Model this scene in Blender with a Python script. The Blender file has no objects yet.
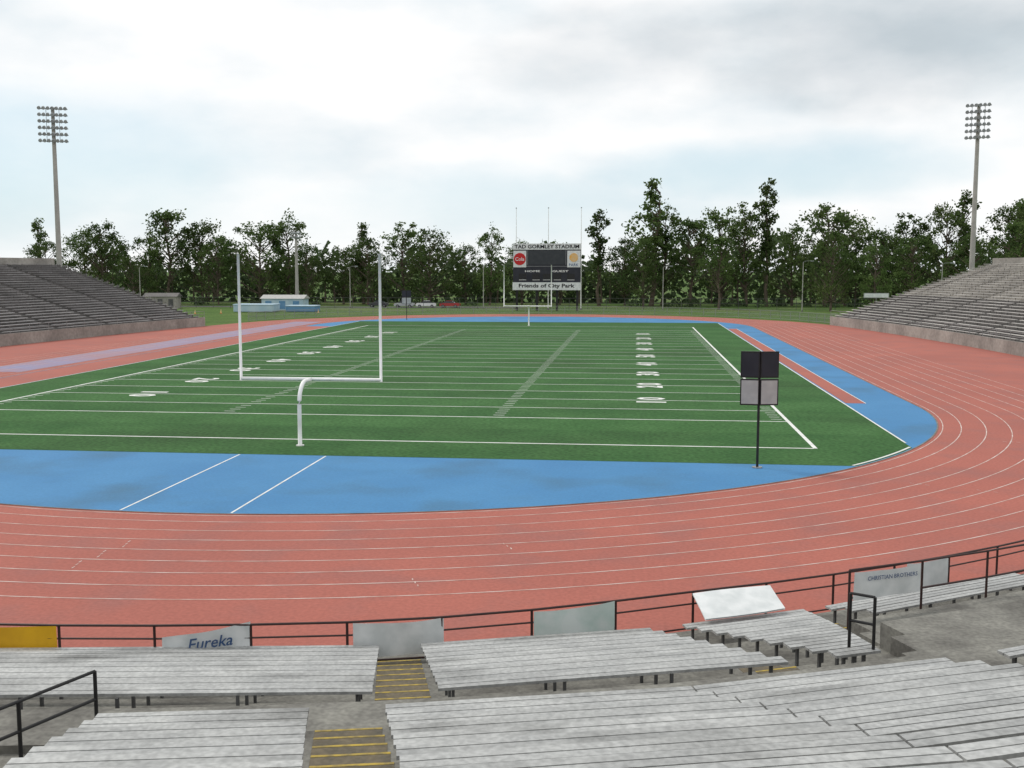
import bpy, math, random
from mathutils import Vector, Matrix
scene=bpy.context.scene
scene.view_settings.view_transform='Standard'; scene.view_settings.look='None'
scene.view_settings.exposure=0; scene.view_settings.gamma=1
R=random.Random(7)
CX=-15.9; CYN=68.8; CYF=162.8; RI=33.4
# ---------------- materials
def mat(name,c1,c2=None,scale=1.0,c3=None,scale2=None,rough=.8,metal=0,detail=3,lo=.35,hi=.65,bump=0,stretch=None,spec=.3,fine=0,finescale=40,island=0,objrand=0,trans=0):
    m=bpy.data.materials.new(name); m.use_nodes=True; nt=m.node_tree; n=nt.nodes; l=nt.links
    b=n['Principled BSDF']; b.inputs['Roughness'].default_value=rough; b.inputs['Metallic'].default_value=metal
    b.inputs['Specular IOR Level'].default_value=spec
    if c2 is None:
        c2=tuple(x*.82 for x in c1)
    geo=n.new('ShaderNodeNewGeometry'); vec=geo.outputs['Position']
    if stretch:
        mp=n.new('ShaderNodeMapping'); mp.inputs['Scale'].default_value=stretch; l.new(vec,mp.inputs[0]); vec2=mp.outputs[0]
    else: vec2=vec
    def noise(v,s,d):
        t=n.new('ShaderNodeTexNoise'); t.inputs['Scale'].default_value=s; t.inputs['Detail'].default_value=d; l.new(v,t.inputs['Vector']); return t.outputs['Fac']
    def remap(o,a,bb,c=0,d=1):
        r=n.new('ShaderNodeMapRange'); r.inputs[1].default_value=a; r.inputs[2].default_value=bb; r.inputs[3].default_value=c; r.inputs[4].default_value=d; l.new(o,r.inputs[0]); return r.outputs[0]
    def mix(f,a,bb,mode='MIX'):
        x=n.new('ShaderNodeMix'); x.data_type='RGBA'; x.blend_type=mode
        if isinstance(f,(int,float)): x.inputs[0].default_value=f
        else: l.new(f,x.inputs[0])
        for i,v in ((6,a),(7,bb)):
            if isinstance(v,tuple): x.inputs[i].default_value=(*v,1)
            else: l.new(v,x.inputs[i])
        return x.outputs[2]
    col=mix(remap(noise(vec2,scale,detail),lo,hi),c1,c2)
    if c3 is not None:
        col=mix(remap(noise(vec,scale2 or scale*.3,4),.50,.74),col,c3)
    if fine:
        f=remap(noise(vec,finescale,1),.3,.7,1-fine,1+fine)
        col=mix(1.0,col,f,'MULTIPLY')
    if island:
        f=remap(geo.outputs['Random Per Island'],0,1,1-island,1+island)
        col=mix(1.0,col,f,'MULTIPLY')
    if objrand:
        oi=n.new('ShaderNodeObjectInfo'); f=remap(oi.outputs['Random'],0,1,1-objrand,1+objrand)
        col=mix(1.0,col,f,'MULTIPLY')
    l.new(col,b.inputs['Base Color'])
    if trans:
        tb=n.new('ShaderNodeBsdfTranslucent'); l.new(col,tb.inputs[0]); ms=n.new('ShaderNodeMixShader'); ms.inputs[0].default_value=trans
        l.new(b.outputs[0],ms.inputs[1]); l.new(tb.outputs[0],ms.inputs[2]); l.new(ms.outputs[0],n['Material Output'].inputs[0])
    if bump:
        bp=n.new('ShaderNodeBump'); bp.inputs['Strength'].default_value=bump; bp.inputs['Distance'].default_value=.02
        l.new(noise(vec,finescale,2),bp.inputs['Height']); l.new(bp.outputs[0],b.inputs['Normal'])
    return m
M={}
M['track']=mat('track_rubber',(.372,.116,.086),(.322,.102,.078),.12,(.29,.108,.090),.4,rough=.85,fine=.10,finescale=9)
M['blue']=mat('blue_rubber',(.044,.185,.38),(.054,.208,.41),.25,(.045,.150,.27),.22,rough=.75,fine=.07,finescale=9)
M['turf']=mat('turf',(.037,.102,.032),(.050,.124,.040),.30,(.036,.080,.028),.07,rough=.95,fine=.26,finescale=5,spec=.1)
M['turf2']=mat('turf_nap',(.044,.116,.036),(.056,.137,.045),.30,(.042,.094,.033),.07,rough=.95,fine=.26,finescale=5,spec=.1)
M['purple']=mat('sky_sheen_rubber',(.22,.18,.30),(.28,.15,.19),.2,(.16,.19,.36),.09,rough=.5)  # sky reflection on wet red track, painted into the colour
M['line']=mat('white_paint',(.76,.76,.74),(.60,.61,.58),1.5,rough=.8)
M['oldline']=mat('worn_white_paint',(.62,.54,.50),(.44,.28,.24),1.5,rough=.8)
M['grass']=mat('grass_ground',(.095,.155,.045),(.065,.115,.034),.15,(.14,.16,.07),.05,rough=1,fine=.25,finescale=2,spec=.05)
M['conc']=mat('concrete',(.22,.215,.19),(.15,.145,.13),1.6,(.085,.08,.072),.7,rough=.9,fine=.18,finescale=12,bump=.3,detail=5)
M['concd']=mat('dark_concrete',(.17,.16,.155),(.12,.115,.11),.3,rough=.95,fine=.15,finescale=3)  # darker grey concrete tone
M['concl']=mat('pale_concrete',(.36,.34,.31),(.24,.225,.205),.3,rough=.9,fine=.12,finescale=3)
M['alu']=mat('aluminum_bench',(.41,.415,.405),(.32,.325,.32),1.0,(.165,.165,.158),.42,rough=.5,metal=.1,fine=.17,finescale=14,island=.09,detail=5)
M['benchd']=mat('dark_bench',(.36,.35,.355),(.25,.24,.245),.25,rough=.7,island=.25)  # darker grey bench tone for the left stand
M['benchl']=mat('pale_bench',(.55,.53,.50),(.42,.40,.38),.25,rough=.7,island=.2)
M['yellow']=mat('yellow_paint',(.46,.33,.06),(.20,.16,.07),7,rough=.8)
M['step']=mat('worn_step',(.15,.125,.085),(.10,.09,.07),3,rough=.9,fine=.15,finescale=15)
M['black']=mat('black_paint',(.016,.016,.017),(.024,.024,.024),4,rough=.45)
M['maroon']=mat('maroon_paint',(.036,.018,.018),(.05,.026,.022),4,rough=.5)
M['white']=mat('white_enamel',(.88,.88,.87),(.80,.80,.78),3,rough=.4)
M['banner']=mat('white_vinyl',(.72,.74,.74),(.58,.61,.61),2.5,rough=.5)
M['bannerg']=mat('pale_green_vinyl',(.50,.62,.58),(.66,.72,.70),2.0,rough=.5)
M['bannery']=mat('yellow_vinyl',(.80,.46,.02),(.66,.36,.02),2.0,rough=.5)
M['ink']=mat('navy_ink',(.04,.09,.20),(.07,.11,.22),4,rough=.6)
M['navy']=mat('scoreboard_panel',(.018,.020,.028),(.03,.032,.042),.8,rough=.5)
M['red']=mat('red_paint',(.55,.02,.02),(.45,.02,.02),2,rough=.5)
M['orange']=mat('orange_panel',(.75,.40,.08),(.65,.5,.3),1.2,rough=.5)
M['greyp']=mat('grey_panel',(.44,.44,.42),(.36,.36,.35),2.0,rough=.6)
M['steel']=mat('galvanized_steel',(.30,.31,.31),(.24,.25,.25),2,rough=.5,metal=.4)
M['dsteel']=mat('dark_bracket',(.10,.10,.10),(.07,.07,.07),2,rough=.6)
M['pole']=mat('concrete_pole',(.40,.39,.36),(.33,.32,.30),.8,rough=.8)
M['lamp']=mat('floodlight_glass',(.42,.45,.47),(.30,.32,.34),2,rough=.25)
M['bark']=mat('bark',(.14,.11,.085),(.085,.07,.05),1.5,rough=1)
M['leaf']=mat('foliage',(.060,.100,.032),(.092,.138,.042),.22,(.12,.155,.055),.10,rough=.8,island=.30,objrand=.28,spec=.08,trans=.42)
M['leaf2']=mat('foliage_far',(.068,.102,.050),(.090,.125,.062),.15,rough=.9,island=.25,spec=.1,trans=.4)
M['glass']=mat('car_glass',(.02,.025,.03),(.03,.035,.04),1,rough=.1)
M['tyre']=mat('tyre_rubber',(.02,.02,.02),(.03,.03,.03),3,rough=.9)
M['asph']=mat('asphalt',(.10,.10,.095),(.075,.075,.07),.5,rough=.9,fine=.15)
for k,c in dict(c_white=(.7,.7,.7),c_silver=(.4,.42,.43),c_red=(.35,.02,.02),c_blue=(.04,.08,.25),c_dark=(.03,.03,.035)).items():
    M[k]=mat('paint_'+k[2:],c,tuple(x*.9 for x in c),1,rough=.25,spec=.5)
M['tarp']=mat('blue_tarp',(.10,.24,.42),(.14,.28,.46),1,rough=.6)
M['ltarp']=mat('light_blue_tarp',(.36,.50,.60),(.46,.57,.64),.6,rough=.6)
# ---------------- mesh builder
class MB:
    def __init__(s,name): s.name=name; s.v=[]; s.f=[]; s.mi=[]; s.mats=[]
    def m(s,k):
        if k not in s.mats: s.mats.append(k)
        return s.mats.index(k)
    def add(s,vs,fs,k):
        o=len(s.v); s.v+= [tuple(p) for p in vs]; i=s.m(k)
        for f in fs: s.f.append(tuple(o+a for a in f)); s.mi.append(i)
    def poly(s,pts,z,k): s.add([(p[0],p[1],z) for p in pts],[tuple(range(len(pts)))],k)
    def rect(s,x0,x1,y0,y1,z,k): s.poly([(x0,y0),(x1,y0),(x1,y1),(x0,y1)],z,k)
    def box(s,c,d,k,rz=0,rx=0):
        hx,hy,hz=d[0]/2,d[1]/2,d[2]/2
        mt=Matrix.Translation(c)@Matrix.Rotation(rz,4,'Z')@Matrix.Rotation(rx,4,'X')
        vs=[mt@Vector((x,y,z)) for z in(-hz,hz) for x,y in((-hx,-hy),(hx,-hy),(hx,hy),(-hx,hy))]
        s.add(vs,[(3,2,1,0),(4,5,6,7),(0,1,5,4),(1,2,6,5),(2,3,7,6),(3,0,4,7)],k)
    def slab(s,q,zt,th,k):
        vs=[(p[0],p[1],zt-th) for p in q]+[(p[0],p[1],zt) for p in q]
        s.add(vs,[(3,2,1,0),(4,5,6,7),(0,1,5,4),(1,2,6,5),(2,3,7,6),(3,0,4,7)],k)
    def tube(s,pts,r,k,n=8,caps=True):
        pts=[Vector(p) for p in pts]; rs=r if isinstance(r,(list,tuple)) else [r]*len(pts)
        vs=[];fs=[]
        up=Vector((0,0,1))
        for i,p in enumerate(pts):
            d=(pts[min(i+1,len(pts)-1)]-pts[max(i-1,0)]).normalized()
            a=d.cross(up)
            if a.length<.1: a=d.cross(Vector((0,1,0)))
            a.normalize(); b=d.cross(a)
            for j in range(n):
                t=2*math.pi*j/n; vs.append(p+(a*math.cos(t)+b*math.sin(t))*rs[i])
        for i in range(len(pts)-1):
            for j in range(n):
                fs.append((i*n+j,i*n+(j+1)%n,(i+1)*n+(j+1)%n,(i+1)*n+j))
        if caps: fs.append(tuple(range(n))); fs.append(tuple((len(pts)-1)*n+j for j in reversed(range(n))))
        s.add(vs,fs,k)
    def text(s,body,mt,k,width=None,size=1.0,height=None,bold=.012,shear=0):
        cu=bpy.data.curves.new('t','FONT'); cu.body=body; cu.size=size; cu.align_x='CENTER'; cu.align_y='CENTER'; cu.resolution_u=2; cu.offset=bold*size; cu.shear=shear
        ob=bpy.data.objects.new('t',cu); scene.collection.objects.link(ob); bpy.context.view_layer.update()
        me=ob.to_mesh(); xs=[v.co.x for v in me.vertices]; ys=[v.co.y for v in me.vertices]
        w=max(xs)-min(xs);h=max(ys)-min(ys); cx=(max(xs)+min(xs))/2; cy=(max(ys)+min(ys))/2
        sx=width/w if width else 1; sy=height/h if height else sx
        vs=[mt@Vector(((v.co.x-cx)*sx,(v.co.y-cy)*sy,0)) for v in me.vertices]; fs=[tuple(p.vertices) for p in me.polygons]
        ob.to_mesh_clear(); s.add(vs,fs,k); bpy.data.objects.remove(ob); bpy.data.curves.remove(cu)
    def done(s,smooth=False,loc=None,link=True):
        me=bpy.data.meshes.new(s.name); me.from_pydata(s.v,[],s.f)
        for k in s.mats: me.materials.append(M[k])
        me.polygons.foreach_set('material_index',s.mi)
        if smooth: me.polygons.foreach_set('use_smooth',[True]*len(s.f))
        me.update()
        if not link: return me
        ob=bpy.data.objects.new(s.name,me); scene.collection.objects.link(ob)
        if loc: ob.location=loc
        return ob
def C(r,a,z=None):   # polar about near bend centre, a degrees from -Y towards +X
    t=math.radians(a); p=(CX+r*math.sin(t),CYN-r*math.cos(t))
    return p if z is None else (p[0],p[1],z)
def B(r,a,z=None):   # terrace plan: bowl tightens slightly towards its east side
    return C(r-(.055*(a-18) if a>18 else 0),a,z)
def FN(a,z=None,e=0): # perimeter railing plan
    o=min(.6,.08*(20.5-a)) if a<20.5 else 0
    return B(47.5+o-e,a,z)
# ---------------- ground
g=MB('grass_ground'); g.rect(-2500,2500,-400,4500,0,'grass'); g.done()
def dwall(Y): return 54.2-.00127*(Y-90)**2
t=MB('running_track')
pts=[]
for i in range(-90,91,3):
    a=abs(i); e=max(0,(a-45)/45); e=e*e*(3-2*e); pts.append(C(48.6+(dwall(CYN)-48.6)*e,i))
for i in range(1,24):
    Y=CYN+i*4; pts.append((CX+dwall(Y),Y))
r0=dwall(CYF)
for i in range(0,181,4):
    a=math.radians(i); e=math.sin(a); r=r0+(44.6-r0)*min(1,e*1.6); pts.append((CX+r*math.cos(a),CYF+r*math.sin(a)))
for i in range(23,0,-1):
    Y=CYN+i*4; pts.append((CX-dwall(Y),Y))
t.poly(pts,.008,'track'); t.done()
def stad(r,n=96):
    P=[]
    for i in range(n+1):
        a=math.pi+math.pi*i/n; P.append((CX+r*math.cos(a),CYN+r*math.sin(a)))
    for i in range(n+1):
        a=math.pi*i/n; P.append((CX+r*math.cos(a),CYF+r*math.sin(a)))
    return P
def ring(mb,r,w,z,k):
    a=stad(r-w/2);b=stad(r+w/2);n=len(a)
    mb.add([(*p,z) for p in a]+[(*p,z) for p in b],[(i,n+i,n+(i+1)%n,(i+1)%n) for i in range(n)],k)
L=MB('track_lane_lines')
for k in range(1,9): ring(L,RI+1.22*k,.05,.014,'oldline')
ring(L,RI+.30,.05,.014,'oldline')
ring(L,RI+.04,.08,.026,'conc')
for (r,a,w) in [(RI+4.3,0.5,1),(RI+5.5,0.2,1),(RI+6.7,0,1),(RI+8.6,13.8,1),(RI+5.2,18.2,1),(RI+6.1,48,1),(RI+3.7,47,1),(RI+7.3,50,1),(RI+4.9,70,1),(RI+6.1,72,1),(RI+7.3,74,1),(RI+8.5,76,1),(RI+3.7,68,1)]:
    for j in range(3):
        p=[C(r-.10+(-.3+j*.3),a+.08*j),C(r+.08+(-.3+j*.3),a+.08*j),C(r+.08+(-.3+j*.3),a+.08*j+.05),C(r-.10+(-.3+j*.3),a+.08*j+.05)]
        L.poly(p,.016,'oldline')
L.done()
b=MB('blue_infield'); b.poly(stad(RI),.016,'blue')
b.rect(13.42,14.65,70,158,.021,'track')
b.rect(-49.2,-45.2,66,158,.021,'track')
b.done()
pp=MB('wet_track_sheen'); pp.rect(-55.2,-50.6,84,172,.019,'purple'); pp.done()  # purple sheet painted as the sky's sheen on wet lanes
pp=MB('runway_lines')
for x in(-55.2,-54.0,-52.8): pp.rect(x-.03,x+.03,84,172,.023,'oldline')
pp.rect(14.62,14.68,70,158,.025,'line')
pp.done()
f=MB('football_turf'); xs=[-45+58.2*i/80 for i in range(81)]; low=[];high=[]
for x in xs:
    q=RI*RI-.5-(x-CX)**2; s_=math.sqrt(max(q,0)); low.append((x,max(47.3,CYN-s_+.1))); high.append((x,min(175,CYF+s_)))
f.poly(low+high[::-1],.022,'turf')
YD=.9144; XL,XR=-40.27,8.5; G0=60.95
for i in range(-1,21,2):
    y=G0+i*5*YD; f.rect(-44.9,13.1,max(y,53.5),y+5*YD,.0245,'turf2')
f.done()
fl=MB('field_markings'); z=.028
w=.12
fl.rect(XL-.2,XL,51.8,161.5,z,'line'); fl.rect(XR,XR+.2,51.8,161.5,z,'line')
fl.rect(XL,XR,51.7,51.88,z,'line'); fl.rect(XL,XR,161.4,161.6,z,'line')
for i in range(21):
    y=G0+i*5*YD; ww=.16 if i in(0,20) else w
    fl.rect(XL,XR,y-ww/2,y+ww/2,z,'line')
for i in range(1,100):
    if i%5==0: continue
    y=G0+i*YD
    for xc in(XL+16.26,XR-16.26): fl.rect(xc-.33,xc+.33,y-.05,y+.05,z,'line')
    fl.rect(XL+.15,XL+.75,y-.05,y+.05,z,'line'); fl.rect(XR-.75,XR-.15,y-.05,y+.05,z,'line')
for i in range(2,20):
    if i%2: continue
    y=G0+i*5*YD; n=i*5 if i<=10 else 100-i*5
    s=str(n)
    for xc,rot,flip in((XR-7.35,math.pi/2,1),(XL+7.35,-math.pi/2,-1)):
        for j,ch in enumerate(s):
            fl.text(ch,Matrix.Translation((xc,y+(-.95+1.9*j)*flip,.032))@Matrix.Rotation(rot,4,'Z'),'line',width=(.5 if ch=='1' else 1.3),height=1.9,bold=.03)
fl.rect(13.2,13.3,54,174,z,'line'); fl.rect(-45.1,-45,56,174,z,'line')
for i in range(60):
    a0=35+i*.45; 
    if C(RI-.1,a0)[0]>13.2 or C(RI-.1,a0)[1]<47.3: continue
    a1=a0+.45; p=[C(RI-.28,a0),C(RI-.16,a0),C(RI-.16,a1),C(RI-.28,a1)]
    fl.poly(p,z,'line')
for x in(-17.9,-13.85): fl.rect(x-.04,x+.04,CYN-math.sqrt(RI*RI-(x-CX)**2)+.1,47.2,.021,'line')
fl.done()
# ---------------- goalposts
def goal(Y,s):
    m=MB('football_goalpost'); by=Y-1.9*s
    pts=[(CX,by,0),(CX,by,1.0),(CX,by,2.0)]
    for i in range(1,9):
        a=math.pi/2*i/8; pts.append((CX,by+s*1.0*(1-math.cos(a)),2.0+1.05*math.sin(a)))
    pts.append((CX,Y,3.05)); m.tube(pts,.10,'white',12)
    h=3.56
    m.tube([(CX-h,Y,3.05),(CX+h,Y,3.05)],.085,'white',12)
    for sx in(-1,1): m.tube([(CX+sx*h,Y,2.96),(CX+sx*h,Y,9.2)],.07,'white',10)
    m.tube([(CX,by,0.005),(CX,by,.06)],.2,'white',12)
    m.done(True)
goal(51.8,1); goal(161.5,-1)
# ---------------- play clocks
def clock(x,y,rz):
    m=MB('play_clock')
    m.tube([(0,0,0),(0,0,5.0)],.055,'black',10)
    m.tube([(0,0,0.005),(0,0,.05)],.22,'steel',12)
    for s in(-1,1):
        a=s*math.radians(9)
        cx=s*.40; 
        m.box((cx,-.12+abs(cx)*.12,4.44),(.79,.10,1.12),'black',rz=a)
        m.box((cx,-.12+abs(cx)*.12,3.27),(.79,.10,1.12),'black',rz=a)
        off=Vector((math.sin(a),-math.cos(a),0))*.056
        m.box((cx+off.x,-.12+.048+off.y,3.27),(.69,.012,1.0),'greyp',rz=a)
        m.box((cx+off.x,-.12+.048+off.y,4.44),(.69,.012,1.0),'navy',rz=a)
    m.box((0,-.0,4.9),(1.3,.06,.06),'steel'); m.box((0,0,2.85),(1.3,.06,.06),'steel')
    o=m.done(); o.location=(x,y,.01); o.rotation_euler=(0,0,rz)
clock(5.3,46.45,math.radians(2)); clock(-38.3,180,math.radians(4))
# ---------------- scoreboard
s=MB('scoreboard'); X0,Y0=-18.1,224.4
for x in(-6.3,-2.1,2.1,6.3): s.box((X0+x,Y0+.5,2.5),(.45,.45,5.0),'black')
s.box((X0,Y0,8.6),(14.0,.7,8.6),'navy')
s.box((X0,Y0-.40,13.25),(14.2,.12,1.25),'banner'); s.box((X0,Y0-.40,5.1),(14.2,.12,1.6),'banner')
s.box((X0-5.6,Y0-.40,10.7),(2.7,.12,3.4),'banner'); s.box((X0+5.6,Y0-.40,10.7),(2.7,.12,3.4),'banner')
RX=Matrix.Rotation(math.pi/2,4,'X')
s.tube([(X0-5.6,Y0-.46,10.7),(X0-5.6,Y0-.52,10.7)],1.25,'red',24)
s.text('Cola',Matrix.Translation((X0-5.6,Y0-.53,10.7))@RX,'banner',width=1.9)
s.tube([(X0+5.6,Y0-.46,11.0),(X0+5.6,Y0-.52,11.0)],.9,'orange',20)
s.text('PARK',Matrix.Translation((X0+5.6,Y0-.47,9.5))@RX,'ink',width=2.0)
s.text('TAD GORMLEY STADIUM',Matrix.Translation((X0,Y0-.47,13.25))@RX,'black',width=13.4,height=.8,bold=.03)
s.text('Friends of City Park',Matrix.Translation((X0,Y0-.47,5.1))@RX,'black',width=11.6,height=1.05,bold=.03)
s.text('HOME        GUEST',Matrix.Translation((X0,Y0-.37,8.2))@RX,'white',width=9,height=.4)
s.box((X0,Y0-.37,11),(7.6,.06,2.9),'glass')
for x in(-5,-2.2,0,2.2,5): 
    s.box((X0+x,Y0-.37,7.1),(1.6,.05,1.2),'black')
    s.box((X0+x,Y0-.41,6.4),(1.5,.04,.08),'white')
for x in(-3.95,3.95): s.box((X0+x,Y0-.38,11),(.08,.05,3),'steel')
s.box((X0,Y0-.38,9.2),(13.6,.05,.08),'steel')
s.done()
for x in(-25.3,-18.4,-11.4):
    m=MB('flagpole'); m.tube([(0,0,0),(0,0,21.5)],[.12,.05],'white',8); m.tube([(0,0,21.5),(0,0,21.7)],.12,'steel',8)
    m.tube([(0,0,0),(0,0,.3)],.3,'conc',8); o=m.done(); o.location=(x,232,0)
# ---------------- floodlight towers
def tower(x,y,H,rz,rows=6,cols=7,sp=.62,dz=.98):
    m=MB('floodlight_tower')
    m.tube([(0,0,0),(0,0,H*.5),(0,0,H)],[.46,.36,.26],'pole',12)
    for i in range(rows):
        zz=H-.3-i*dz; m.box((0,-.35,zz),(sp*cols,.12,.12),'steel')
        m.box((0,-.2,zz),(.25,.5,.12),'steel')
        for j in range(cols):
            xx=(j-(cols-1)/2)*sp
            m.tube([(xx,-.35,zz+.28),(xx,-.55,zz+.20),(xx,-.85,zz+.02)],[.12,.22,.29],'lamp',8)
    for xx in(-sp*1.5,sp*1.5): m.box((xx,-.28,H-.3-(rows-1)*dz/2),(.07,.07,(rows-1)*dz+.3),'steel')
    o=m.done(); o.location=(x,y,0); o.rotation_euler=(0,0,rz)
tower(-89.2,160.5,33.3,math.radians(22)); tower(52.7,178,34,math.radians(-22),cols=6)
tower(-78.5,246.5,17.2,0.2,rows=2,cols=4,sp=.6)
# small street lamps and utility poles along the park road
for x,y,h in((-112,236,9),(-63,236,9),(-33,236,9.5),(6,232,9),(34,226,10),(58,214,9.5)):
    m=MB('street_lamp'); m.tube([(0,0,0),(0,0,h)],[.11,.07],'pole',8); m.tube([(0,0,h),(.5,0,h+.25),(1.5,0,h+.3)],.04,'steel',6); m.box((1.75,0,h+.27),(.7,.25,.14),'lamp')
    m.tube([(0,0,0),(0,0,.25)],.2,'conc',8); o=m.done(); o.location=(x,y,0); o.rotation_euler=(0,0,R.uniform(-.5,.5))
# ---------------- grandstands
def stand(side,Ya,Yb,bm,tm,rows=27,dep=.83,rise=.30):
    m=MB('grandstand'); n=max(2,int((Yb-Ya)/3.5)); Ys=[Ya+(Yb-Ya)*i/n for i in range(n+1)]
    def P(d,Y,z): return (CX+side*(dwall(Y)+d),Y,z)
    def strip(d0,z0,d1,z1,k):
        vs=[P(d0,Y,z0) for Y in Ys]+[P(d1,Y,z1) for Y in Ys]; q=n+1
        m.add(vs,[(i,i+1,q+i+1,q+i) for i in range(n)],k)
    strip(0,0,0,1.35,'concl'); strip(0,1.35,.2,1.35,'concl')
    z=1.1; d=.2
    strip(.2,1.35,.2,z,'conc')
    prof=[(0,0),(0,1.35),(.2,1.35),(.2,z)]
    ais=[Ya+.4]; 
    while ais[-1]+11<Yb: ais.append(ais[-1]+10.5)
    for r in range(rows):
        k=bm if isinstance(bm,str) else bm(r); tk=tm if isinstance(tm,str) else tm(r)
        strip(d,z,d+dep,z,tk); strip(d+dep,z,d+dep,z+rise,tk)
        prof+=[(d+dep,z),(d+dep,z+rise)]
        for a in range(len(ais)):
            y0=ais[a]+.55; y1=(ais[a+1] if a+1<len(ais) else Yb)-.55
            ym=(y0+y1)/2
            for ya,yb in((y0,ym-.01),(ym+.01,y1)):
                e=d+.30
                m.slab([P(e,ya,0)[:2],P(e,yb,0)[:2],P(e+.30,yb,0)[:2],P(e+.30,ya,0)[:2]],z+.44,.06,k)
            for yy in (y0+.3,ym-1.5,ym+1.5,y1-.3): m.box(P(d+.45,yy,z+.19),(.06,.06,.38),'concd')
        d+=dep; z+=rise
    strip(d,z,d+1.2,z,'concl'); strip(d+1.2,z+1.0,d+1.2,0,'concd'); strip(d+1.0,z+1.0,d+1.2,z+1.0,'concl'); strip(d+1.0,z,d+1.0,z+1.0,'concl')
    prof+=[(d+1.2,z),(d+1.2,0)]
    for Y in(Ya,Yb): m.add([P(a,Y,b) for a,b in prof],[tuple(range(len(prof)))],'concd')
    for Y in Ys:
        m.tube([P(.1,Y,1.35),P(.1,Y,2.25)],.03,'steel',6)
    m.tube([P(.1,Y,2.25) for Y in Ys],.03,'steel',6); m.tube([P(.1,Y,1.8) for Y in Ys],.025,'steel',6)
    return m.done()
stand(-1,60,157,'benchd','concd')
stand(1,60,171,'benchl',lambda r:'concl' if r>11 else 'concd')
# ---------------- near bleachers
def rowbench(m,Rc,z,a0,a1,seat_z):
    def q(r0,r1): return [B(r0,a0),B(r0,a1),B(r1,a1),B(r1,a0)]
    m.slab(q(Rc-.135,Rc-.008),seat_z,.045,'alu'); m.slab(q(Rc+.008,Rc+.135),seat_z-.002,.045,'alu')
    ln=math.radians(a1-a0)*Rc; k=max(2,int(ln/1.6))
    for i in range(k+1):
        a=a0+.25+(a1-a0-.5)*i/k; p=B(Rc-.02,a)
        m.box((p[0],p[1],(z+seat_z-.048)/2),(.045,.06,seat_z-.048-z-.002),'dsteel',rz=math.radians(a))
def arcslab(m,r0,r1,a0,a1,zt,zb,k,step=2.4):
    n=max(1,int((a1-a0)/step))
    for i in range(n):
        b0=a0+(a1-a0)*i/n; b1=a0+(a1-a0)*(i+1)/n
        m.slab([B(r0,b0),B(r0,b1),B(r1,b1),B(r1,b0)],zt,zt-zb,k)
FR0=48.1; P_=.76; UZ=2.12
m=MB('concrete_terrace')
arcslab(m,47.62,FR0,-14,44,.1,-.2,'conc')
for k in range(9):
    if k<3: arcslab(m,FR0+P_*k,FR0+P_*(k+1),-14,44,.1+.19*k,-.2,'conc')
    else:
        sp_=25.0-.36*(k-1)
        arcslab(m,FR0+P_*k,FR0+P_*(k+1),-14,sp_,.1+.19*k,-.2,'conc')
        arcslab(m,FR0+P_*k,FR0+P_*(k+1),sp_,44,.95 if k<6 else 1.75,-.2,'conc')
WR0=FR0+9*P_; WR1=WR0+1.2
arcslab(m,WR0,WR1,-14,44,2.02,-.2,'conc')
NU=14
for k in range(NU):
    r0=WR1+P_*k; zt=UZ+.23*k
    if k<6:
        arcslab(m,r0,r0+P_,8.9,44,zt,-.2,'conc')
        arcslab(m,r0,r0+P_,-14,3,zt,-.2,'conc')
    else: arcslab(m,r0,r0+P_,-14,44,zt,-.2,'conc')
arcslab(m,WR1,WR1+6*P_,3,8.9,1.9,-.2,'conc')
def nos(a,hw,k0,k1,front=True,da_k=0):
    for k in range(k0,k1):
        if front: r=FR0+P_*k; zt=.1+.19*k
        else: r=WR1+P_*k; zt=UZ+.23*k
        aa=a+da_k*k; da=math.degrees(hw/r)
        def q(ra,rb): return [B(ra,aa-da),B(ra,aa+da),B(rb,aa+da),B(rb,aa-da)]
        m.slab(q(r+.055,r+P_-.005),zt+.006,.01,'step')
        m.slab(q(r,r+.05),zt+.009,.012,'yellow')
nos(13.2,.46,0,9); nos(12.4,.46,0,NU,False,.045); nos(20.25,.4,0,9); nos(22.1,.4,0,NU,False); nos(2.2,.4,0,9); nos(24.9,.3,0,3)
m.done()
def block(a0,a1,k0,k1,front,d0=0,d1=0,name='bleacher_block'):
    m=MB(name)
    for k in range(k0,k1):
        if front: r=FR0+P_*k+.32; z=.1+.19*k; sz=z+.43
        else: r=WR1+P_*k+.36; z=UZ+.23*k; sz=z+.43
        rowbench(m,r,z,a0+d0*k,a1+d1*k,sz)
    m.done()
block(2.75,12.7,0,9,True); block(-6,1.7,0,9,True); block(13.75,19.8,0,9,True); block(20.75,24.55,0,9,True,0,-.36); block(25.3,33,0,3,True); block(33.7,42,0,3,True)
block(9.05,11.88,0,NU,False,.09,.06); block(12.92,17.3,0,NU,False,.025,0); block(17.33,21.6,0,NU,False); block(22.6,30,0,NU,False); block(30.7,38,0,NU,False); block(-6,2.5,0,NU,False)
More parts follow.
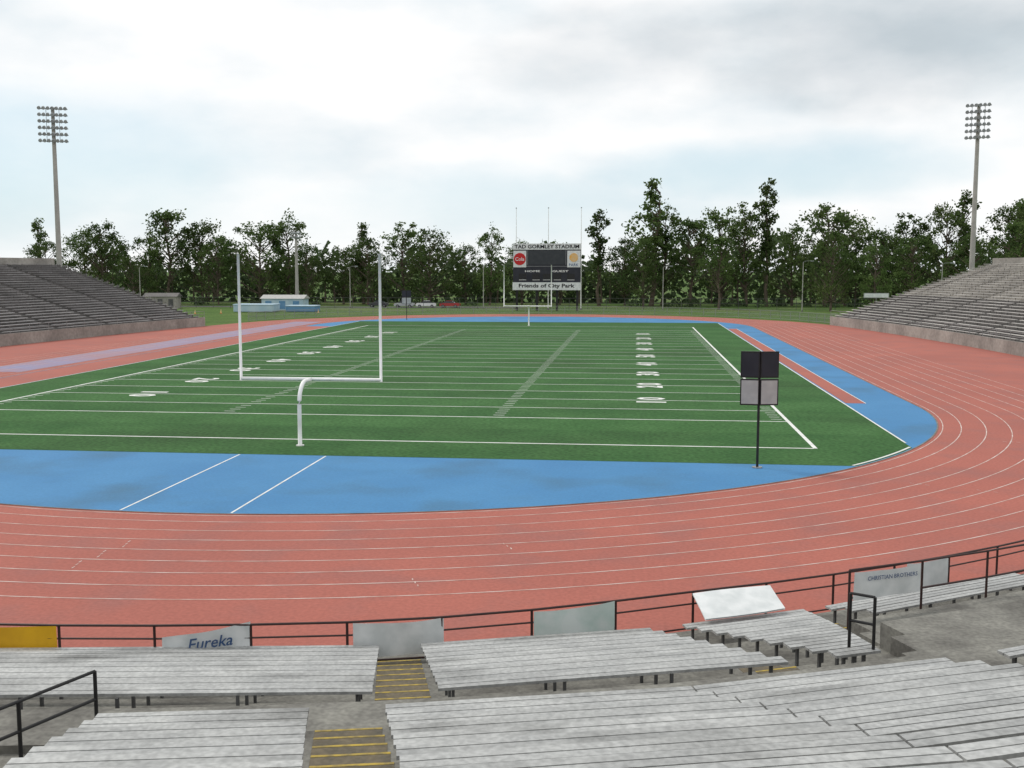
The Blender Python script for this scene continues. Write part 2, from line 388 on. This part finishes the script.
# ---------------- perimeter railing
m=MB('track_railing'); PA=[4.7+2.4*i for i in range(-8,17)]
for a in PA:
    m.tube([FN(a,0),FN(a,1.0)],.03,'maroon',8)
for z,r in((.985,.028),(.70,.022),(.12,.022)): m.tube([FN(a,z) for a in PA],r,'maroon',8)
m.done()
def banner(a0,a1,k,z0=.22,z1=.98,text=None,r=None,tilt=0,name='fence_banner'):
    m=MB(name); n=16; vs=[]
    PF=(lambda a,z,e:FN(a,z,-e)) if r is None else (lambda a,z,e:B(r+e,a,z))
    for j in range(5):
        for i in range(n+1):
            u=i/n; v=j/4; a=a0+(a1-a0)*u
            zz=z0+(z1-z0)*v+tilt*(u-.5)*(1 if v>.5 else .4)-.04*math.sin(u*math.pi)*(v>.9)
            vs.append(PF(a,zz,.035+.02*math.sin(u*9+v*2+a0)))
    fs=[(j*(n+1)+i,j*(n+1)+i+1,(j+1)*(n+1)+i+1,(j+1)*(n+1)+i) for j in range(4) for i in range(n)]
    m.add(vs,fs,k)
    if text:
        am=(a0+a1)/2+.1; p=PF(am,(z0+z1)/2+(.09 if len(text)<10 else .14),.10)
        m.text(text,Matrix.Translation(p)@Matrix.Rotation(math.radians(am),4,'Z')@RX@Matrix.Rotation(tilt*.4,4,'Z'),'ink',width=.95 if len(text)<10 else 1.3,shear=.35 if len(text)<10 else 0)
    m.done(True)
banner(1.5,4.65,'bannery'); banner(7.3,9.5,'banner',z1=.90,text='Eureka',tilt=.32); banner(12.05,14.35,'banner'); banner(16.75,19.05,'bannerg',tilt=.05)
banner(29.2,31.0,'banner')
m=MB('vinyl_sheet')
p=[(1.4,24.4,1.06),(3.25,25.3,1.06),(3.48,24.35,.80),(1.63,23.4,.78)]
nx=8; vs=[]
for dz in(0,-.03):
    for j in range(nx+1):
        for i in range(nx+1):
            u=i/nx;v=j/nx
            A=Vector(p[0]).lerp(Vector(p[1]),u); Bq=Vector(p[3]).lerp(Vector(p[2]),u); q_=A.lerp(Bq,v)
            vs.append((q_.x,q_.y,q_.z+dz+.015*math.sin(u*4+v*2.5)))
q1=(nx+1)**2; fs=[]
for j in range(nx):
    for i in range(nx):
        a=j*(nx+1)+i; fs.append((a,a+1,a+nx+2,a+nx+1)); fs.append((q1+a,q1+a+nx+1,q1+a+nx+2,q1+a+1))
m.add(vs,fs,'banner'); m.done(True)
def rail(pts,h,name='handrail',k='black',r=.028,mids=(.5,)):
    m=MB(name)
    for p in pts: m.tube([p,(p[0],p[1],p[2]+h)],r,k,8)
    for f_ in (1,)+tuple(mids): m.tube([(p[0],p[1],p[2]+h*f_) for p in pts],r*.9,k,8)
    m.done()
rail([(-7.6,14.15,1.9),(-8.07,13.0,1.9),(-8.54,11.85,1.9),(-9.0,10.7,1.9)],.82)
rail([(3.72,18.45,2.0),(4.08,18.25,2.0)],.95)
rail([B(50.3,24.3+2.3*i,.4) for i in range(6)],1.62,k='maroon',mids=(.62,.3))
banner(24.4,26.5,'banner',1.35,1.98,'CHRISTIAN BROTHERS',r=50.3)
# ---------------- far perimeter fence
m=MB('chain_link_fence'); fp=[]
for i in range(12,169,3):
    a=math.radians(i); fp.append((CX+48.5*math.cos(a),CYF+46.5*math.sin(a)))
for p in fp: m.tube([(p[0],p[1],0),(p[0],p[1],1.5)],.04,'steel',6)
for z in(.15,.8,1.48): m.tube([(p[0],p[1],z) for p in fp],.03,'steel',5)
for i in range(len(fp)-1):
    a,b_=fp[i],fp[i+1]
    for j in range(8):
        u=j/8;v=(j+1)/8
        A=(a[0]+(b_[0]-a[0])*u,a[1]+(b_[1]-a[1])*u); Bq=(a[0]+(b_[0]-a[0])*v,a[1]+(b_[1]-a[1])*v)
        m.tube([(A[0],A[1],.15),(Bq[0],Bq[1],1.48)],.012,'steel',3,False); m.tube([(Bq[0],Bq[1],.15),(A[0],A[1],1.48)],.012,'steel',3,False)
m.done()
# taller boundary fence behind the park road side
m=MB('boundary_fence')
fx=[-130+4*i for i in range(58)]
for x in fx: m.tube([(x,234,0),(x,234,2.4)],.05,'dsteel',5)
for z in(.2,1.3,2.35): m.tube([(fx[0],234,z),(fx[-1],234,z)],.035,'dsteel',5)
m.done()
# ---------------- road + cars
r_=MB('road'); r_.rect(-170,-25,238,246,.006,'asph'); r_.done()
def car(x,y,k,rz=0,h=1.5):
    m=MB('parked_car'); W=.88
    prof=[(-2.25,.35),(-2.3,.7),(-2.1,.92),(-1.25,1.0),(1.55,1.0),(2.15,.92),(2.28,.7),(2.25,.35)]
    top=[(-1.2,.99),(-.55,h-.03),(.9,h-.03),(1.6,.99)]
    def ext(pr,w0,w1,kk):
        n=len(pr); zs=[p[1] for p in pr]; zl,zh=min(zs),max(zs)
        vs=[]
        for s_ in(-1,1):
            for p in pr:
                f_=(p[1]-zl)/(zh-zl); vs.append((p[0],s_*(w0+(w1-w0)*f_),p[1]))
        m.add(vs,[tuple(range(n))[::-1],tuple(range(n,2*n))]+[(i,(i+1)%n,n+(i+1)%n,n+i) for i in range(n)],kk)
    ext(prof,W,W-.04,k); ext(top,W-.06,W-.24,'glass')
    m.box((.17,0,h-.0),(1.45,1.25,.06),k)
    for sx in(-1.4,1.4):
        for sy in(-1,1): m.tube([(sx,sy*(W-.2),.33),(sx,sy*(W+.02),.33)],.33,'tyre',14); m.tube([(sx,sy*(W+.0),.33),(sx,sy*(W+.03),.33)],.17,'steel',10)
    for sy in(-.6,.6): m.box((2.26,sy,.72),(.06,.3,.14),'white'); m.box((-2.29,sy,.75),(.04,.3,.14),'red')
    o=m.done(); o.location=(x,y,.01); o.rotation_euler=(0,0,rz)
for x,k,rz,h in[(-58,'c_dark',.05,1.5),(-52,'c_silver',0,1.75),(-47,'c_white',.1,1.5),(-41.5,'c_red',3.1,1.5)]:
    car(x,242,k,rz,h)
def mats(x,y,w,d,h,k,side='tarp'):
    m=MB('landing_mat'); 
    for i in range(3):
        m.box((0,(i-1)*d/3,h*.45),(w,d/3-.05,h*.8),side)
    m.box((0,0,h*.93),(w+.15,d+.1,h*.16),k)
    o=m.done(); o.location=(x,y,0.01)
    bv=o.modifiers.new('b','BEVEL'); bv.width=.08; bv.segments=2
mats(-76,212,8,5,1.6,'ltarp','ltarp'); mats(-67,214,6,4,1.3,'ltarp','tarp')
def shed(x,y,w,h,wall,roof,door,rz=0):
    m=MB('field_shed')
    m.box((0,0,h/2),(w,4,h),wall); e=w/2+.3
    m.add([(-e,-2.3,h+.01),(e,-2.3,h+.01),(e,2.3,h+.01),(-e,2.3,h+.01),(-e,0,h+.8),(e,0,h+.8)],[(0,1,5,4),(2,3,4,5),(0,4,3),(1,2,5),(3,2,1,0)],roof)
    for i in(-1,0,1): m.box((i*w/3,-2.01,h*.45),(w*.15,.06,h*.7),door)
    o=m.done(); o.location=(x,y,0); o.rotation_euler=(0,0,rz)
shed(-74,224,9,2.4,'ltarp','greyp','tarp'); shed(53,206,8,2.5,'concl','greyp','dsteel',-.2); shed(-104,230,7,2.6,'concl','concd','dsteel',.15)
m=MB('roadside_sign'); m.tube([(0,0,0),(0,0,4.2)],.06,'steel',8); m.box((0,-.08,3.9),(4.2,.08,.7),'banner'); m.box((0,-.07,3.9),(4.4,.05,.9),'steel'); o=m.done(); o.location=(43,200,0)
for x,y in((-84,200),(-80,203),(-62,208)):
    m=MB('traffic_cone'); m.box((0,0,.03),(.4,.4,.05),'red'); m.tube([(0,0,.05),(0,0,.8)],[.17,.03],'orange',12); o=m.done(); o.location=(x,y,.01)
# ---------------- trees
def leafquad(V,F,c,sz,rr):
    n=Vector((rr.gauss(0,1),rr.gauss(0,1),rr.gauss(0,1)+.5)).normalized(); a=n.orthogonal().normalized(); a.rotate(Matrix.Rotation(rr.random()*6.28,3,n)); b=n.cross(a)
    o=len(V); a*=sz*.5; b*=sz*.36
    V+= [c-a,c-b*.9+a*.1,c+a,c+b]; F.append((o,o+1,o+2,o+3))
def tree(seed,kind):
    rr=random.Random(seed); H=20.0
    m=MB(kind+'_mesh')
    if kind=='oak_tree': cr=rr.uniform(6.8,9.2); base=rr.uniform(.12,.2); N=66; M_=66; rc=(1.2,2.8)
    elif kind=='tall_tree': cr=rr.uniform(3.2,4.6); base=.30; N=32; M_=56; rc=(.8,1.8)
    else: cr=rr.uniform(4.6,5.8); base=.2; N=50; M_=62; rc=(1.0,2.4)
    tp=[Vector((0,0,0))]
    for i in range(1,7): tp.append(Vector((tp[-1].x+rr.uniform(-.35,.35),tp[-1].y+rr.uniform(-.35,.35),H*.88*i/6)))
    m.tube(tp,[.42,.34,.28,.22,.16,.1,.04],'bark',8)
    V=[];F=[]
    lobes=[(rr.uniform(0,6.28),rr.uniform(.75,1.25)) for _ in range(5)]
    for i in range(N):
        u=rr.random()**.8; zz=H*(base+(1-base)*u)*.97
        if kind=='oak_tree': pr=math.sqrt(max(0,1-((u-.38)/.64)**2))
        elif kind=='tall_tree': pr=(.55+.45*math.sin(u*7+seed))*(1-u*.55)
        else: pr=math.sqrt(max(0,1-((u-.45)/.58)**2))**.8
        a=rr.uniform(0,6.28); lob=1
        for la,ls in lobes: lob=max(lob*.98,ls*max(0,math.cos(a-la)))
        rad=cr*pr*math.sqrt(rr.uniform(.12,1))*lob
        c=Vector((math.cos(a)*rad,math.sin(a)*rad,zz+rr.uniform(-.8,.8)))
        r=rr.uniform(*rc)*(1-.35*u)
        h0=max(.12*H,zz-rad*.7-1); k=min(5,int(h0/(H*.88)*6)); s0=tp[k].lerp(tp[k+1],h0/(H*.88)*6-k)
        mid=s0.lerp(c,.5)+Vector((0,0,-.3+rr.uniform(-.3,.5)))
        m.tube([s0,mid,c],[.13,.08,.03],'bark',4,False)
        for j in range(M_):
            d=Vector((rr.gauss(0,1),rr.gauss(0,1),rr.gauss(0,1)*.7)).normalized()*r*(rr.random()**.6)*rr.uniform(.8,1.35)
            leafquad(V,F,c+d,rr.uniform(.34,.72),rr)
    m.add(V,F,'leaf'); return m.done(link=False)
TM={k:[tree(s+hash_,k) for s in range(n)] for k,n,hash_ in(('oak_tree',5,10),('tall_tree',3,40),('elm_tree',4,70))}
trees=[(-151,262,21,'t'),(-138.5,262,18,'o'),(-131,256,20,'o'),(-123,264,18,'e'),(-115,258,23.5,'e'),(-108,262,21,'o'),(-101,255,16.5,'o'),(-92,260,20.5,'o'),(-86,264,22,'e'),(-79.5,258,15,'o'),(-71.6,262,14,'o'),(-64.5,258,15.8,'o'),(-56,262,19.5,'e'),(-49,257,17.8,'o'),(-41,262,14,'o'),(-34.6,258,18.5,'e'),(-27.4,264,15,'o'),(-18,262,15,'o'),(-8.3,257,22,'t'),(-2.3,262,16,'o'),(3.9,257,29.5,'t'),(6.5,262,23.5,'e'),(13.2,256,20.6,'e'),(20.4,262,22.5,'o'),(26,258,23.4,'e'),(30.4,256,28.5,'t'),(37,262,18,'o'),(43.8,257,23,'o'),(49.5,263,21,'o'),(56.7,259,17,'o'),(63.4,262,21,'e'),(70.6,258,22.5,'o'),(75.8,262,26,'t'),(83.7,257,22,'o'),(89.7,262,25,'e'),(97,257,22,'o'),(106,262,21,'o'),(116,257,22,'e'),(127,262,20,'o'),
 (-120,249,12,'o'),(18,236,16,'e'),(40,228,16,'o'),(2,250,15,'o'),(59,240,16,'e'),(67,226,15,'o'),(46,215,14,'e'),(80,240,19,'e'),(-175,262,20,'o'),(-145,255,15,'o'),(-67,264,20,'t')]
nm={'o':'oak_tree','t':'tall_tree','e':'elm_tree'}
for i,(x,y,h,k) in enumerate(trees):
    ms=TM[nm[k]]; o=bpy.data.objects.new(nm[k],ms[(i*7+i//3)%len(ms)]); scene.collection.objects.link(o)
    o.location=(x,y,0); s_=h/20.0; w_=s_*R.uniform(.9,1.2); o.scale=(w_,w_*R.uniform(.85,1.1),s_); o.rotation_euler=(0,0,R.uniform(0,6.28))
m=MB('distant_trees'); V=[];F=[]
rr=random.Random(3)
for i in range(13000):
    x=rr.uniform(-146,150); y=rr.uniform(276,288)
    hh=11+2.4*math.sin(x*.21)+1.8*math.sin(x*.53+1)+1.2*math.sin(x*1.3+y)+(2.5 if x>0 else 0)
    zz=hh*(1-rr.random()**1.3)if rr.random()<.7 else rr.uniform(0,hh)
    leafquad(V,F,Vector((x,y,zz)),rr.uniform(1.2,2.3),rr)
m.add(V,F,'leaf2')
for i in range(60):
    x=rr.uniform(-146,150); m.tube([(x,275,0),(x+rr.uniform(-.5,.5),275,8)],[.25,.12],'bark',6)
m.done()
m=MB('shrubbery'); V=[];F=[]
for i in range(50):
    cx_=rr.uniform(-145,110); cy_=rr.uniform(248,256); r=rr.uniform(.9,2.2)
    if -24<cx_<-10: continue
    for j in range(80):
        d=Vector((rr.gauss(0,1),rr.gauss(0,1),abs(rr.gauss(0,1))*.8)).normalized()*r*rr.uniform(.5,1.1)
        leafquad(V,F,Vector((cx_,cy_,.2))+d,rr.uniform(.35,.7),rr)
m.add(V,F,'leaf2'); m.done()
# ---------------- sky
world=bpy.data.worlds.new('World'); scene.world=world; world.use_nodes=True
nt=world.node_tree; n=nt.nodes; l=nt.links; n.clear()
out=n.new('ShaderNodeOutputWorld'); mixs=n.new('ShaderNodeMixShader'); l.new(mixs.outputs[0],out.inputs[0])
sky=n.new('ShaderNodeTexSky'); sky.sky_type='NISHITA'; sky.sun_disc=False; sky.sun_elevation=math.radians(52); sky.sun_rotation=math.radians(-60)
bg1=n.new('ShaderNodeBackground'); bg1.inputs[1].default_value=.12; l.new(sky.outputs[0],bg1.inputs[0]); l.new(bg1.outputs[0],mixs.inputs[1])
bg2=n.new('ShaderNodeBackground'); bg2.inputs[1].default_value=1.03; l.new(bg2.outputs[0],mixs.inputs[2])
tc=n.new('ShaderNodeTexCoord'); sp=n.new('ShaderNodeSeparateXYZ'); l.new(tc.outputs['Generated'],sp.inputs[0])
def ma(op,a,b=None,c=None):
    x=n.new('ShaderNodeMath'); x.operation=op
    for i,v in enumerate((a,b,c)):
        if v is None: continue
        if isinstance(v,(int,float)): x.inputs[i].default_value=v
        else: l.new(v,x.inputs[i])
    return x.outputs[0]
def dirnoise(s,zs,d,off,dist=0):
    mp=n.new('ShaderNodeMapping'); mp.inputs['Scale'].default_value=(1,1,zs); mp.inputs['Location'].default_value=off; l.new(tc.outputs['Generated'],mp.inputs[0])
    t_=n.new('ShaderNodeTexNoise'); t_.inputs['Scale'].default_value=s; t_.inputs['Detail'].default_value=d; t_.inputs['Distortion'].default_value=dist; l.new(mp.outputs[0],t_.inputs['Vector']); return t_.outputs['Fac']
n2=dirnoise(6.5,2.4,6,(2,5,1)); n3=dirnoise(5,2.0,6,(0,0,2))
def blob(cx,cz,sx,sz,wob=.9):
    dx=ma('DIVIDE',ma('SUBTRACT',sp.outputs[0],cx),sx); dz=ma('DIVIDE',ma('SUBTRACT',sp.outputs[2],cz),sz)
    d=ma('ADD',ma('MULTIPLY',dx,dx),ma('MULTIPLY',dz,dz)); d=ma('ADD',d,ma('MULTIPLY',ma('SUBTRACT',n3,.5),wob*3.2))
    r=n.new('ShaderNodeMapRange'); r.interpolation_type='SMOOTHSTEP'; r.inputs[1].default_value=1.25; r.inputs[2].default_value=-.2; l.new(d,r.inputs[0]); return r.outputs[0]
front=ma('GREATER_THAN',sp.outputs[1],0)
grey=ma('MULTIPLY',ma('MAXIMUM',blob(.22,.185,.34,.055),ma('MULTIPLY',blob(-.02,.18,.2,.03),.5)),front)
blue=ma('MULTIPLY',ma('MAXIMUM',ma('MAXIMUM',blob(-.54,.085,.30,.075,.6),ma('MULTIPLY',blob(.12,.085,.20,.035,.9),.85)),ma('MULTIPLY',blob(-.15,.05,.35,.045,.9),.6)),front)
def rmp(o,a,b,c=0,d=1):
    r=n.new('ShaderNodeMapRange'); r.inputs[1].default_value=a; r.inputs[2].default_value=b; r.inputs[3].default_value=c; r.inputs[4].default_value=d; l.new(o,r.inputs[0]); return r.outputs[0]
def mx(f,a,b):
    x=n.new('ShaderNodeMix'); x.data_type='RGBA'; l.new(f,x.inputs[0])
    for i,v in((6,a),(7,b)):
        if isinstance(v,tuple): x.inputs[i].default_value=(*v,1)
        else: l.new(v,x.inputs[i])
    return x.outputs[2]
c=mx(rmp(n2,.44,.72),(1.0,1.0,1.0),(.78,.85,.89))
c=mx(ma('MULTIPLY',blue,.8),c,(.58,.78,.88))
c=mx(ma('MULTIPLY',grey,.85),c,mx(rmp(n2,.35,.65),(.62,.67,.71),(.48,.545,.59)))
l.new(c,bg2.inputs[0])
fac=ma('SUBTRACT',.98,ma('MULTIPLY',blue,.2)); l.new(fac,mixs.inputs[0])
world.cycles.sampling_method='MANUAL'; world.cycles.sample_map_resolution=256
sun=bpy.data.lights.new('sun','SUN'); sun.energy=1.5; sun.angle=math.radians(12); sun.color=(1,.95,.88)
so=bpy.data.objects.new('sun',sun); scene.collection.objects.link(so)
az=math.radians(-60); el=math.radians(52)
d=Vector((math.sin(az)*math.cos(el),math.cos(az)*math.cos(el),math.sin(el)))
so.rotation_euler=d.to_track_quat('Z','Y').to_euler(); so.location=(0,0,60)
# ---------------- camera
cam=bpy.data.cameras.new('camera'); cam.sensor_width=36; cam.lens=37.97; cam.clip_end=6000; cam.clip_start=.1
co=bpy.data.objects.new('camera',cam); scene.collection.objects.link(co)
co.location=(0,0,8.42); co.rotation_euler=(math.radians(90-6.02),0,math.radians(6.45)); scene.camera=co
